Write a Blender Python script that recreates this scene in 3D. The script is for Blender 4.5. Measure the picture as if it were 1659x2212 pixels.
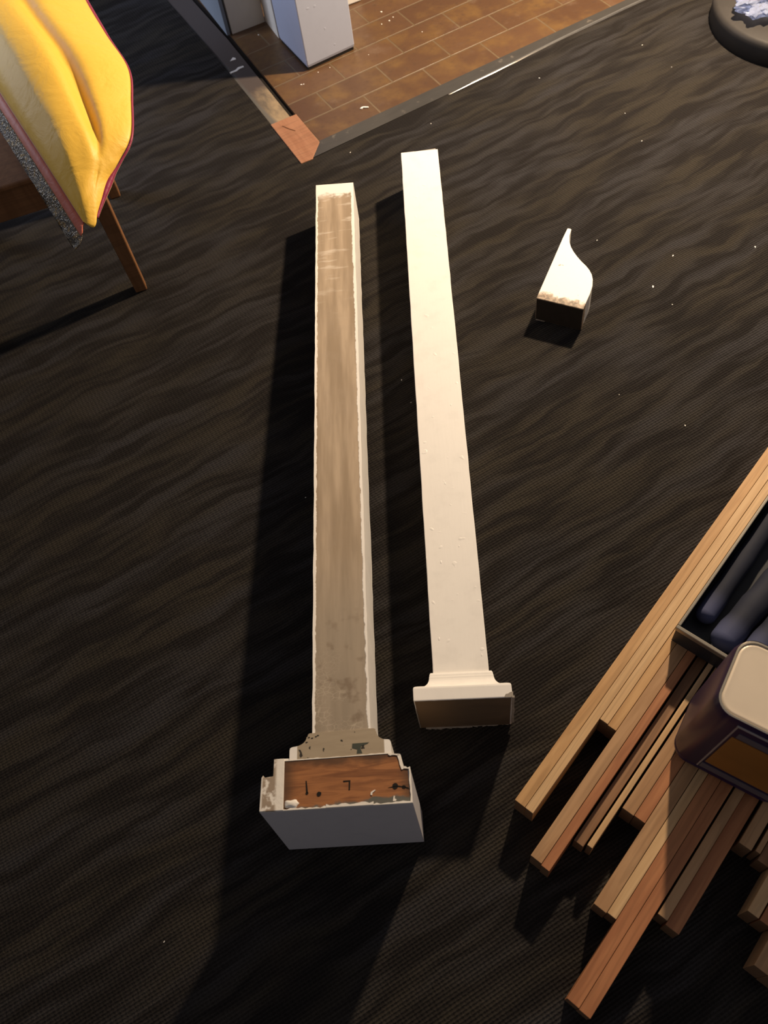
import bpy, bmesh, math, random
from mathutils import Vector, Matrix

# ---------------------------------------------------------------- camera, world, light, exposure
for o in list(bpy.data.objects):
    bpy.data.objects.remove(o)
S = bpy.context.scene
COL = S.collection

cam = bpy.data.cameras.new('camera')
cam.sensor_fit = 'VERTICAL'
cam.sensor_height = 36.0
cam.lens = 36.0 * 1854.53 / 2212.0
cam.clip_start = 0.02
cam.dof.use_dof = True
cam.dof.focus_distance = 1.72
cam.dof.aperture_fstop = 6.5
cam_o = bpy.data.objects.new('camera', cam)
COL.objects.link(cam_o)
RC = ((0.9773827440325725, -0.2114780642699355, 0.0),
      (-0.17946220839673446, -0.8294158843304756, 0.5290204217019059),
      (-0.111876214740784, -0.5170554314122774, -0.848609093412472))
M = Matrix([[RC[r][0], -RC[r][1], -RC[r][2], (0, 0, 1.5)[r]] for r in range(3)] + [[0, 0, 0, 1]])
cam_o.matrix_world = M
S.camera = cam_o

w = bpy.data.worlds.new('room_air')
S.world = w
w.use_nodes = True
w.node_tree.nodes['Background'].inputs[0].default_value = (1.0, 0.94, 0.98, 1)
w.node_tree.nodes['Background'].inputs[1].default_value = 0.150

lamp = bpy.data.lights.new('lamp_bulb', 'POINT')
lamp.energy = 295
lamp.color = (1.0, 0.775, 0.535)
lamp.shadow_soft_size = 0.05
lamp_o = bpy.data.objects.new('lamp_bulb', lamp)
lamp_o.location = (1.30, 2.30, 1.45)
COL.objects.link(lamp_o)

win = bpy.data.lights.new('window_daylight', 'AREA')
win.energy = 8.5
win.color = (0.72, 0.80, 1.0)
win.shape = 'RECTANGLE'
win.size, win.size_y = 0.7, 1.0
win.spread = math.radians(75)
win_o = bpy.data.objects.new('window_daylight', win)
win_o.location = (-1.7, 2.85, 1.1)
win_o.rotation_euler = (Vector((0.0, 2.65, 0.15)) - Vector((-1.7, 2.85, 1.1))).to_track_quat('-Z', 'Y').to_euler()
COL.objects.link(win_o)

S.view_settings.view_transform = 'Standard'
S.view_settings.look = 'None'
S.view_settings.gamma = 1.0
S.view_settings.use_curve_mapping = False
S.view_settings.exposure = 0.0

# ---------------------------------------------------------------- helpers
def srgb(r, g, b):
    f = lambda c: (c / 255.0 / 12.92) if c / 255.0 <= 0.04045 else ((c / 255.0 + 0.055) / 1.055) ** 2.4
    return (f(r), f(g), f(b), 1.0)

class NT:
    """small node-tree writer"""
    def __init__(self, name, rough=0.6, spec=0.4):
        self.m = bpy.data.materials.new(name)
        self.m.use_nodes = True
        self.t = self.m.node_tree
        self.b = self.t.nodes['Principled BSDF']
        self.b.inputs['Roughness'].default_value = rough
        self.b.inputs['Specular IOR Level'].default_value = spec
    def n(self, kind, **kw):
        nd = self.t.nodes.new(kind)
        for k, v in kw.items():
            if k.startswith('i_'):
                nd.inputs[k[2:].replace('_', ' ')].default_value = v
            else:
                setattr(nd, k, v)
        return nd
    def l(self, a, b):
        self.t.links.new(a, b)
    def put(self, sock, v):
        if hasattr(v, 'is_linked'):
            self.l(v, sock)
        else:
            sock.default_value = v
    def coord(self, scale=(1, 1, 1), rot=(0, 0, 0), loc=(0, 0, 0), rnd=False):
        tc = self.n('ShaderNodeTexCoord')
        mp = self.n('ShaderNodeMapping')
        mp.inputs['Scale'].default_value = scale
        mp.inputs['Rotation'].default_value = rot
        mp.inputs['Location'].default_value = loc
        src = tc.outputs['Object']
        if rnd:
            oi = self.n('ShaderNodeObjectInfo')
            ad = self.n('ShaderNodeVectorMath', operation='ADD')
            sc = self.n('ShaderNodeVectorMath', operation='SCALE')
            cb = self.n('ShaderNodeCombineXYZ')
            for k in range(3):
                self.l(oi.outputs['Random'], cb.inputs[k])
            self.l(cb.outputs[0], sc.inputs[0])
            sc.inputs['Scale'].default_value = 13.0
            self.l(src, ad.inputs[0]); self.l(sc.outputs[0], ad.inputs[1])
            src = ad.outputs[0]
        self.l(src, mp.inputs[0])
        return mp.outputs[0]
    def noise(self, vec, scale, detail=3, rough=0.55, dist=0.0):
        nd = self.n('ShaderNodeTexNoise')
        self.l(vec, nd.inputs['Vector'])
        nd.inputs['Scale'].default_value = scale
        nd.inputs['Detail'].default_value = detail
        nd.inputs['Roughness'].default_value = rough
        nd.inputs['Distortion'].default_value = dist
        return nd.outputs['Fac']
    def math(self, op, a, b=0.0, clamp=False):
        nd = self.n('ShaderNodeMath', operation=op, use_clamp=clamp)
        self.put(nd.inputs[0], a); self.put(nd.inputs[1], b)
        return nd.outputs[0]
    def step(self, x, lo, hi):
        nd = self.n('ShaderNodeMapRange', interpolation_type='SMOOTHSTEP')
        self.put(nd.inputs['Value'], x)
        nd.inputs['From Min'].default_value = lo
        nd.inputs['From Max'].default_value = hi
        return nd.outputs[0]
    def mix(self, fac, a, b):
        nd = self.n('ShaderNodeMix', data_type='RGBA')
        self.put(nd.inputs[0], fac); self.put(nd.inputs[6], a); self.put(nd.inputs[7], b)
        return nd.outputs[2]
    def xyz(self, vec):
        nd = self.n('ShaderNodeSeparateXYZ')
        self.l(vec, nd.inputs[0])
        return nd.outputs
    def color(self, c):
        self.put(self.b.inputs['Base Color'], c)
    def bump(self, h, strength=0.3, dist=0.001):
        nd = self.n('ShaderNodeBump')
        nd.inputs['Strength'].default_value = strength
        nd.inputs['Distance'].default_value = dist
        self.l(h, nd.inputs['Height'])
        self.l(nd.outputs[0], self.b.inputs['Normal'])

def make_obj(name, bm, mats, parent=None, smooth=False, bevel=0.0, seg=2):
    bmesh.ops.recalc_face_normals(bm, faces=bm.faces)
    me = bpy.data.meshes.new(name)
    bm.to_mesh(me); bm.free()
    for m in (mats if isinstance(mats, (list, tuple)) else [mats]):
        me.materials.append(m)
    if smooth:
        for p in me.polygons:
            p.use_smooth = True
    o = bpy.data.objects.new(name, me)
    COL.objects.link(o)
    if parent:
        o.parent = parent
    if bevel:
        md = o.modifiers.new('bevel', 'BEVEL')
        md.width = bevel; md.segments = seg; md.limit_method = 'ANGLE'; md.angle_limit = math.radians(35)
    return o

def tag(o, label=None, cat=None, group=None, kind=None):
    if label: o['label'] = label
    if cat: o['category'] = cat
    if group: o['group'] = group
    if kind: o['kind'] = kind
    return o

def empty(name, loc=(0, 0, 0), rot=(0, 0, 0)):
    o = bpy.data.objects.new(name, None)
    o.empty_display_size = 0.05
    o.location = loc; o.rotation_euler = rot
    COL.objects.link(o)
    return o

def prism(bm, outline, z0, z1, mat=0, top_mat=None):
    bot = [bm.verts.new((x, y, z0)) for x, y in outline]
    top = [bm.verts.new((x, y, z1)) for x, y in outline]
    n = len(outline)
    fs = []
    fb = bm.faces.new(bot[::-1]); ft = bm.faces.new(top)
    fb.material_index = mat; ft.material_index = mat if top_mat is None else top_mat
    for i in range(n):
        f = bm.faces.new((bot[i], bot[(i + 1) % n], top[(i + 1) % n], top[i]))
        f.material_index = mat
        fs.append(f)
    return fb, ft, fs

def box(bm, x0, x1, y0, y1, z0, z1, mat=0, top_mat=None):
    return prism(bm, [(x0, y0), (x1, y0), (x1, y1), (x0, y1)], z0, z1, mat, top_mat)

def rrect(x0, x1, y0, y1, r, k=6):
    pts = []
    for cx, cy, a0 in ((x1 - r, y0 + r, -90), (x1 - r, y1 - r, 0), (x0 + r, y1 - r, 90), (x0 + r, y0 + r, 180)):
        for i in range(k + 1):
            a = math.radians(a0 + 90 * i / k)
            pts.append((cx + r * math.cos(a), cy + r * math.sin(a)))
    return pts

def loft(bm, rings, close_ring=True, cap=True, mat=0):
    vs = [[bm.verts.new(p) for p in r] for r in rings]
    n = len(rings[0])
    for a, b in zip(vs[:-1], vs[1:]):
        for i in range(n if close_ring else n - 1):
            f = bm.faces.new((a[i], a[(i + 1) % n], b[(i + 1) % n], b[i]))
            f.material_index = mat
    if cap:
        bm.faces.new(vs[0][::-1]).material_index = mat
        bm.faces.new(vs[-1]).material_index = mat
    return vs

# floor axes: A runs along the front edge of the tiles, B goes back from it, E is the tile corner
E0 = Vector((0.0433, 2.1903)); A0 = Vector((0.9414, 0.3374)); B0 = Vector((-0.3374, 0.9414))
ANG_A = math.atan2(A0.y, A0.x)
def ab(a, b):
    p = E0 + A0 * a + B0 * b
    return (p.x, p.y)
# pile axes: N across the strips, D along them, G the near left end
G0 = Vector((0.10813, 0.31009)); D0 = Vector((0.7655, 0.6435)); N0 = Vector((0.6435, -0.7655))
ANG_D = math.atan2(D0.y, D0.x)

# ---------------------------------------------------------------- materials
def mat_carpet():
    k = NT('carpet', 1.0, 0.05)
    v = k.coord(rot=(0, 0, -ANG_A))
    x, y, z = k.xyz(v)
    warp = k.noise(v, 5.0, 2)
    y2 = k.math('ADD', y, k.math('MULTIPLY', k.math('SUBTRACT', warp, 0.5), 0.075))
    cb = k.n('ShaderNodeCombineXYZ')
    k.l(k.math('MULTIPLY', x, 4.6), cb.inputs[0]); k.l(k.math('MULTIPLY', y2, 36.0), cb.inputs[1])
    n1 = k.noise(cb.outputs[0], 1.0, 3, 0.5, 0.35)
    dark = k.step(n1, 0.36, 0.64)
    cb2 = k.n('ShaderNodeCombineXYZ')
    k.l(k.math('MULTIPLY', x, 2.2), cb2.inputs[0]); k.l(k.math('MULTIPLY', y2, 9.0), cb2.inputs[1])
    hue = k.step(k.noise(cb2.outputs[0], 1.0, 2), 0.38, 0.64)
    light = k.mix(hue, (0.0355, 0.0305, 0.0245, 1), (0.0355, 0.0330, 0.0335, 1))
    deep = (0.0185, 0.0162, 0.0152, 1)
    base = k.mix(dark, deep, light)
    rib = k.math('SINE', k.math('MULTIPLY', y, 2 * math.pi / 0.0056))
    jit = k.math('MULTIPLY', k.noise(v, 110.0, 2), 9.0)
    col = k.math('SINE', k.math('ADD', k.math('MULTIPLY', x, 2 * math.pi / 0.0085), jit))
    weave = k.math('ADD', k.math('MULTIPLY', rib, 0.75), k.math('MULTIPLY', col, 0.25))
    fz = k.noise(v, 420.0, 2)
    wv = k.math('ADD', k.math('MULTIPLY', weave, 0.26), k.math('MULTIPLY', fz, 1.0))
    wv = k.math('ADD', wv, 0.45)
    mu = k.n('ShaderNodeMix', data_type='RGBA', blend_type='MULTIPLY')
    mu.inputs[0].default_value = 1.0
    k.l(base, mu.inputs[6])
    k.l(wv, mu.inputs[7])
    k.color(mu.outputs[2])
    h = k.math('ADD', weave, k.math('MULTIPLY', fz, 1.2))
    k.bump(h, 0.55, 0.0016)
    return k.m

def mat_tiles():
    k = NT('glazed_tiles', 0.34, 0.5)
    v = k.coord(loc=(0.102, 0.0, 0.0))
    br = k.n('ShaderNodeTexBrick', offset=0.5, offset_frequency=2, squash=1.0)
    k.l(v, br.inputs['Vector'])
    br.inputs['Scale'].default_value = 1.0
    br.inputs['Brick Width'].default_value = 0.204
    br.inputs['Row Height'].default_value = 0.107
    br.inputs['Mortar Size'].default_value = 0.0032
    br.inputs['Mortar Smooth'].default_value = 0.3
    br.inputs['Color1'].default_value = (0.0, 0.0, 0.0, 1)
    br.inputs['Color2'].default_value = (1, 1, 1, 1)
    br.inputs['Bias'].default_value = 0.0
    big = k.noise(v, 9.0, 4, 0.6)
    fine = k.noise(v, 60.0, 3)
    c = k.mix(k.math('MULTIPLY', br.outputs['Color'], 1.0), (0.086, 0.042, 0.0190, 1), (0.122, 0.062, 0.029, 1))
    c = k.mix(k.step(big, 0.42, 0.72), c, (0.148, 0.080, 0.027, 1))
    c = k.mix(k.math('MULTIPLY', k.step(fine, 0.5, 0.8), 0.35), c, (0.045, 0.026, 0.016, 1))
    grout = k.mix(k.noise(v, 40.0, 2), (0.115, 0.072, 0.034, 1), (0.165, 0.115, 0.065, 1))
    c = k.mix(br.outputs['Fac'], c, grout)
    dust = k.math('MULTIPLY', k.step(k.noise(v, 5.0, 5, 0.7), 0.55, 0.75), 0.30)
    c = k.mix(dust, c, (0.26, 0.19, 0.14, 1))
    k.color(c)
    k.l(k.math('ADD', 0.24, k.math('MULTIPLY', fine, 0.3)), k.b.inputs['Roughness'])
    h = k.math('ADD', k.math('MULTIPLY', br.outputs['Fac'], -1.0), k.math('MULTIPLY', big, 0.8))
    k.bump(h, 0.5, 0.0025)
    return k.m

def mat_paint(name, c=(0.82, 0.80, 0.765, 1), rough=0.38, wear=0.5, brush=(60, 6, 60)):
    k = NT(name, rough, 0.45)
    v = k.coord()
    vb = k.coord(scale=brush)
    n1 = k.noise(v, 30.0, 4)
    n2 = k.noise(vb, 3.0, 3)
    k.color(k.mix(k.math('MULTIPLY', k.step(n1, 0.45, 0.8), wear), c, tuple(x * 0.86 for x in c[:3]) + (1,)))
    lump = k.step(k.noise(v, 55.0, 1, 0.4), 0.70, 0.78)
    h = k.math('ADD', k.math('MULTIPLY', n2, 0.5), k.math('MULTIPLY', lump, 1.2))
    k.bump(h, 0.35, 0.0009)
    return k.m

def mat_scraped():
    """bare filled back of the left post: beige scraped face, ragged white paint margins"""
    k = NT('scraped_beige_paint', 0.62, 0.3)
    v = k.coord()
    x, y, z = k.xyz(v)
    vs = k.coord(scale=(34, 2.6, 10))
    vf = k.coord(scale=(110, 14, 60))
    st = k.noise(vs, 1.0, 3)
    fine = k.noise(vf, 1.0, 3)
    blot = k.noise(v, 11.0, 4, 0.6)
    c = k.mix(k.step(st, 0.36, 0.66), (0.30, 0.225, 0.150, 1), (0.445, 0.345, 0.245, 1))
    c = k.mix(k.math('MULTIPLY', k.step(blot, 0.45, 0.7), 0.45), c, (0.36, 0.28, 0.205, 1))
    c = k.mix(k.math('MULTIPLY', k.step(fine, 0.45, 0.75), 0.25), c, (0.22, 0.17, 0.12, 1))
    # greyer, darker skin near the foot with fine cracks
    foot = k.step(y, 0.62, 0.18)
    c = k.mix(k.math('MULTIPLY', k.step(y, 0.50, 0.25), 0.55), c, (0.27, 0.235, 0.185, 1))
    vo = k.n('ShaderNodeTexVoronoi', feature='DISTANCE_TO_EDGE')
    k.l(k.coord(scale=(1.0, 1.5, 1.0)), vo.inputs['Vector']); vo.inputs['Scale'].default_value = 95.0
    crack = k.math('MULTIPLY', k.step(vo.outputs['Distance'], 0.07, 0.0), k.math('MULTIPLY', k.step(y, 0.30, 0.16), k.step(k.noise(v, 16, 2), 0.42, 0.6)))
    c = k.mix(k.math('MULTIPLY', crack, 0.7), c, (0.50, 0.42, 0.32, 1))
    brown = k.math('MULTIPLY', k.step(k.noise(v, 24.0, 3), 0.56, 0.68), k.step(y, 0.42, 0.2))
    c = k.mix(k.math('MULTIPLY', brown, 0.6), c, (0.16, 0.11, 0.07, 1))
    # smears of white filler towards the far end
    sm = k.math('MULTIPLY', k.step(k.noise(k.coord(scale=(9, 32, 10)), 1.6, 3), 0.56, 0.72), k.step(y, 1.0, 1.25))
    c = k.mix(k.math('MULTIPLY', sm, 0.55), c, (0.66, 0.58, 0.49, 1))
    wob = k.math('MULTIPLY', k.math('SUBTRACT', k.noise(v, 45.0, 4, 0.65), 0.5), 0.008)
    left = k.step(k.math('ADD', x, wob), 0.0835, 0.0815)
    right = k.step(k.math('ADD', x, wob), 0.1635, 0.1655)
    wob2 = k.math('MULTIPLY', k.math('SUBTRACT', k.noise(v, 26.0, 3), 0.5), 0.11)
    end = k.step(k.math('ADD', y, wob2), 1.490, 1.512)
    white = k.math('MAXIMUM', k.math('MAXIMUM', left, right), end)
    c = k.mix(white, c, (0.82, 0.78, 0.72, 1))
    k.color(c)
    k.bump(k.math('ADD', k.math('MULTIPLY', white, 1.0), k.math('MULTIPLY', fine, 0.5)), 0.4, 0.0012)
    return k.m

def mat_wood(name, c1, c2, knot=True, rough=0.55, axis_scale=(5, 60, 60), dark=0.5):
    k = NT(name, rough, 0.35)
    v = k.coord(scale=axis_scale, rnd=True)
    vk = k.coord(scale=(9, 30, 30), rnd=True)
    g = k.noise(v, 1.0, 5, 0.6, 0.6)
    c = k.mix(k.step(g, 0.32, 0.68), c1, c2)
    ringv = k.noise(k.coord(scale=(1.6, 26, 26), rnd=True), 1.0, 2)
    ring = k.math('SINE', k.math('MULTIPLY', ringv, 42.0))
    c = k.mix(k.math('MULTIPLY', k.step(ring, 0.3, 1.0), 0.28), c, tuple(x * dark for x in c1[:3]) + (1,))
    if knot:
        kn = k.step(k.noise(vk, 0.6, 2), 0.70, 0.78)
        c = k.mix(k.math('MULTIPLY', kn, 0.8), c, tuple(x * 0.28 for x in c1[:3]) + (1,))
    k.color(c)
    k.bump(g, 0.25, 0.0006)
    return k.m

def mat_plain(name, c, rough=0.5, spec=0.4, metal=0.0, var=0.12, scale=30.0, bump=0.0):
    k = NT(name, rough, spec)
    v = k.coord()
    n = k.noise(v, scale, 4)
    k.color(k.mix(n, tuple(x * (1 - var) for x in c[:3]) + (1,), tuple(min(1, x * (1 + var)) for x in c[:3]) + (1,)))
    k.b.inputs['Metallic'].default_value = metal
    if bump:
        k.bump(n, bump, 0.001)
    return k.m

M_carpet = mat_carpet()
M_tiles = mat_tiles()
M_white = mat_paint('white_gloss_paint', (0.83, 0.80, 0.755, 1))
M_whiteold = mat_paint('aged_white_paint', (0.74, 0.71, 0.66, 1), 0.45, 0.9)
M_lilac = mat_paint('pale_lilac_paint', (0.42, 0.455, 0.575, 1), 0.5, 0.25, (8, 8, 8))
M_cream = mat_paint('cream_wall_paint', (0.70, 0.65, 0.57, 1), 0.55, 0.3, (8, 8, 8))
M_bluegrey = mat_paint('blue_grey_board_paint', (0.20, 0.23, 0.27, 1), 0.5, 0.4, (8, 8, 8))
M_scraped = mat_scraped()
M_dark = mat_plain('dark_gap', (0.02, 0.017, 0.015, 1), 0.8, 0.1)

# ---------------------------------------------------------------- setting: floors, threshold, wall ends
bm = bmesh.new()
prism(bm, [ab(-3.2, -3.6), ab(3.6, -3.6), ab(3.6, -0.035), ab(0.9, -0.035), ab(0.45, -0.050), ab(-0.080, -0.056), ab(-3.2, -0.056)], -0.012, 0.0)
prism(bm, [ab(-3.2, -0.056), ab(-0.084, -0.056), ab(-0.060, 0.62), ab(-0.05, 2.4), ab(-3.2, 2.4)], -0.012, 0.0)
floor = tag(make_obj('floor', bm, M_carpet), 'dark brown carpet with wavy zebra streaks', kind='structure')

bm = bmesh.new()
L0 = [(0.0, 0.0), (3.6, 0.0), (3.6, 2.4), (0.055, 2.4), (0.028, 0.66), (0.003, 0.155)]
prism(bm, L0, -0.014, -0.002)
tiles = tag(make_obj('floor_tiles', bm, M_tiles), 'brown glazed brick-bond floor tiles behind the posts', kind='structure')
tiles.location = (E0.x, E0.y, 0); tiles.rotation_euler = (0, 0, ANG_A)

def mat_subfloor():
    k = NT('bare_subfloor', 0.75, 0.2)
    v = k.coord()
    x, y, z = k.xyz(v)
    n = k.noise(k.coord(scale=(22, 9, 9)), 1.0, 4)
    far = (0.075, 0.060, 0.055, 1)  # pillar's cast shadow over the far part, painted into the colour
    c = k.mix(k.step(n, 0.35, 0.65), (0.33, 0.245, 0.15, 1), (0.13, 0.105, 0.08, 1))
    c = k.mix(k.step(k.math('ADD', y, k.math('MULTIPLY', n, 0.08)), 0.33, 0.40), c, far)
    edge = k.step(k.math('ADD', x, k.math('MULTIPLY', k.math('SUBTRACT', n, 0.5), 0.03)), -0.052, -0.066)
    c = k.mix(k.math('MULTIPLY', edge, 0.8), c, (0.095, 0.098, 0.098, 1))
    k.color(c)
    k.bump(n, 0.4, 0.002)
    return k.m
bm = bmesh.new()
prism(bm, [(-0.084, 0.157), (-0.014, 0.157), (0.010, 0.66), (0.03, 2.4), (-0.05, 2.4), (-0.060, 0.62)], -0.014, -0.003)
sub = tag(make_obj('trim_1', bm, mat_subfloor()), 'bare stained subfloor strip beside the tiles', kind='structure')
sub.location = (E0.x, E0.y, 0); sub.rotation_euler = (0, 0, ANG_A)
bm = bmesh.new()
prism(bm, [(-0.014, 0.157), (0.003, 0.157), (0.028, 0.66), (0.055, 2.4), (0.03, 2.4), (0.010, 0.66)], -0.016, -0.010)
gap = tag(make_obj('trim_2', bm, M_dark), 'black slot between the subfloor strip and the tiles', kind='structure')
gap.location = (E0.x, E0.y, 0); gap.rotation_euler = (0, 0, ANG_A)

def mat_threshold():
    k = NT('grey_threshold', 0.42, 0.5)
    v = k.coord()
    n = k.noise(k.coord(scale=(14, 50, 20)), 1.0, 4)
    c = k.mix(n, (0.034, 0.031, 0.028, 1), (0.060, 0.055, 0.049, 1))
    c = k.mix(k.math('MULTIPLY', k.step(k.noise(v, 34, 3), 0.62, 0.72), 0.4), c, (0.20, 0.17, 0.14, 1))
    k.color(c); k.bump(n, 0.3, 0.001)
    return k.m
bm = bmesh.new()
prism(bm, [(0.0, 0.0), (-0.003, -0.006), (-0.050, -0.054), (0.45, -0.050), (0.9, -0.035), (3.6, -0.035), (3.6, 0.0)], -0.012, 0.001)
th = tag(make_obj('trim_3', bm, mat_threshold()), 'worn grey threshold strip between tiles and carpet', kind='structure')
th.location = (E0.x, E0.y, 0); th.rotation_euler = (0, 0, ANG_A)
M_alu = mat_plain('dull_aluminium', (0.55, 0.52, 0.47, 1), 0.33, 0.5, 0.9, 0.25, 60, 0.2)
bm = bmesh.new()
rings = []
for i in range(40):
    a = 0.40 + 3.1 * i / 39
    b = -0.050 + (min(a, 0.9) - 0.45) / 0.45 * 0.015 if a > 0.45 else -0.050
    wv = 0.0012 * math.sin(i * 1.7)
    hh = min(1.0, i / 6.0) * 0.003 + 0.0005
    rings.append([(a, b - 0.004 + wv, 0.0), (a, b - 0.002 + wv, hh), (a, b + 0.003 + wv, hh), (a, b + 0.005, 0.0)])
loft(bm, rings)
al = tag(make_obj('trim_4', bm, M_alu, smooth=False), 'dull metal carpet bar along the threshold', kind='structure')
al.location = (E0.x, E0.y, 0); al.rotation_euler = (0, 0, ANG_A)

# ends of the walls beyond the corner of the tiles
bm = bmesh.new()
prism(bm, [(-0.169, 2.829), (-0.158, 2.833), (-0.325, 3.40), (-0.336, 3.396)], 0.0, 2.4)
tag(make_obj('wall_left', bm, M_bluegrey, bevel=0.002), 'blue-grey painted board edge beside the carpet', kind='structure')
bm = bmesh.new()
prism(bm, [(-0.152, 2.836), (-0.041, 2.869), (-0.052, 2.905), (-0.163, 2.872)], -0.003, 2.4)
tag(make_obj('wall_back', bm, M_cream, bevel=0.002), 'cream wall end behind the pillar', kind='structure')
bm = bmesh.new()
prism(bm, [(-0.040, 2.872), (-0.009, 2.754), (0.010, 2.760), (-0.020, 2.878)], -0.003, 2.4)
prism(bm, [(-0.034, 2.874), (-0.006, 2.765), (0.030, 2.775), (0.0, 2.885)], -0.003, 2.4)
tag(make_obj('trim_5', bm, M_cream, bevel=0.003), 'cream casing between wall end and pillar', kind='structure')
bm = bmesh.new()
prism(bm, [(0.214, 2.850), (0.280, 2.8675), (0.262, 2.925), (0.196, 2.905)], 0.0, 2.4)
tag(make_obj('trim_6', bm, M_whiteold, bevel=0.003), 'white door frame foot behind the pillar', kind='structure')

# ---------------------------------------------------------------- square pillar on the tiles
pil = empty('square_pillar', (0.100, 2.66, 0))
tag(pil, 'square pale lilac painted pillar standing on the brown tiles', 'pillar')
po = [(0.059 - 0.100, 2.542 - 2.66), (0.2155 - 0.100, 2.6035 - 2.66), (0.1485 - 0.100, 2.795 - 2.66), (-0.006 - 0.100, 2.735 - 2.66)]
cx = sum(p[0] for p in po) / 4; cy = sum(p[1] for p in po) / 4
ins = lambda f: [(cx + (x - cx) * f, cy + (y - cy) * f) for x, y in po]
bm = bmesh.new()
loft(bm, [[(x, y, 0.006) for x, y in ins(0.975)], [(x, y, 0.016) for x, y in ins(1.0)], [(x, y, 2.4) for x, y in ins(1.0)]])
make_obj('shaft', bm, M_lilac, pil, bevel=0.003)
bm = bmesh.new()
prism(bm, ins(0.96), -0.004, 0.0065)  # near-black block paints the shade in the recess under the pillar
tag(make_obj('base_recess_shade', bm, M_dark, pil), 'shaded recess painted dark under the pillar')

# ---------------------------------------------------------------- timber patch let into the floor
M_patch = mat_wood('fresh_redwood', (0.36, 0.175, 0.098, 1), (0.29, 0.130, 0.070, 1), False, 0.6, (60, 7, 60), 0.5)
bm = bmesh.new()
prism(bm, [(-0.079, 0.158), (0.004, 0.154), (-0.002, -0.006), (-0.0535, -0.060), (-0.088, -0.057)], -0.011, 0.0025)
pt = make_obj('timber_patch', bm, M_patch, bevel=0.0015)
pt.location = (E0.x, E0.y, 0); pt.rotation_euler = (0, 0, ANG_A)
bm = bmesh.new()
prism(bm, [(-0.0560, 0.1290), (-0.0530, 0.1280), (-0.0440, 0.1050), (-0.0330, 0.0830), (-0.0370, 0.0850), (-0.0480, 0.1060)], 0.0020, 0.0029)
ck = make_obj('split', bm, mat_plain('dark_split', (0.10, 0.042, 0.022, 1), 0.8, 0.1), pt)
tag(pt, 'orange raw timber patch let into the floor at the tile corner', 'wood patch')

# ---------------------------------------------------------------- left post: lying face down, scraped back upwards
TH = math.radians(4.0)
axh = Vector((0.1314, 0.9913, 0)).normalized()
ay = (axh * math.cos(TH) + Vector((0, 0, -math.sin(TH)))).normalized()
ax = Vector((axh.y, -axh.x, 0))
az = ax.cross(ay)
LP = empty('newel_post')
LP.matrix_world = Matrix([[ax[r], ay[r], az[r], (-0.2733, 0.3350, 0.2183)[r]] for r in range(3)] + [[0, 0, 0, 1]])
tag(LP, 'long square post with scraped beige upper face and big stepped block foot', 'post')
random.seed(5)

XL, XR, T = 0.078, 0.1685, 0.108
bm = bmesh.new()
n = 60
rings = []
for i in range(n + 1):
    y = 0.094 + (1.541 - 0.094) * i / n
    j = lambda: random.uniform(-0.0005, 0.0005)
    l, r_ = XL - 0.0004 * (i / n) + j(), XR + 0.003 * (i / n) + j()
    top = -0.0008 + 0.0
    dy = 0.009 * (i / n if i == n else 0)
    rings.append([(l, y + dy, top), (r_, y - (0.0085 if i == n else 0) + dy, top), (r_, y - (0.0085 if i == n else 0) + dy, -T), (l, y + dy, -T)])
vs = loft(bm, rings)
bm.faces.ensure_lookup_table()
for f in bm.faces:
    if f.calc_center_median().z > -0.005:
        f.material_index = 1
make_obj('shaft', bm, [M_white, M_scraped], LP)

def moulded(profile, xl, xr, t, top=0.0):
    """profile rows: (y, extra left, extra right, extra front); back face flush at top"""
    return [[(xl - el, y, top), (xr + er, y, top), (xr + er, y, -(t + ef)), (xl - el, y, -(t + ef))] for y, el, er, ef in profile]
cove = [(0.1145, 0.0035, 0.005, 0.004), (0.1128, 0.0062, 0.0082, 0.006), (0.1095, 0.0068, 0.0085, 0.007)]
for i in range(9):
    a = math.radians(90 * i / 8)
    q = 1 - math.cos(a); s = math.sin(a)
    cove.append((0.1085 - 0.0135 * s, 0.0085 + 0.0205 * q, 0.0095 + 0.016 * q, 0.009 + 0.022 * q))
cove += [(0.0945, 0.0315, 0.028, 0.033), (0.0930, 0.0338, 0.030, 0.035), (0.0900, 0.0345, 0.031, 0.036), (0.0735, 0.0345, 0.031, 0.036)]
bm = bmesh.new()
loft(bm, moulded(cove, XL, XR, T, 0.0004))
for f in bm.faces:
    f.normal_update()
    if abs(f.normal.z) > 0.9 and f.calc_center_median().z > -0.01:
        f.material_index = 1
M_beigeold = None
def mat_oldbeige():
    k = NT('old_beige_moulding', 0.6, 0.3)
    v = k.coord()
    x, y, z = k.xyz(v)
    n = k.noise(k.coord(scale=(20, 90, 20)), 1.0, 4)
    c = k.mix(n, (0.40, 0.33, 0.235, 1), (0.30, 0.235, 0.160, 1))
    spot = k.step(k.noise(v, 75, 2), 0.66, 0.70)
    c = k.mix(spot, c, (0.035, 0.03, 0.022, 1))
    edge = k.math('MAXIMUM', k.step(x, 0.0560, 0.0545), k.step(x, 0.1885, 0.1900))
    c = k.mix(edge, c, (0.82, 0.78, 0.72, 1))
    k.color(c); k.bump(n, 0.4, 0.001)
    return k.m
make_obj('cove_moulding', bm, [M_white, mat_oldbeige()], LP)
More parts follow.
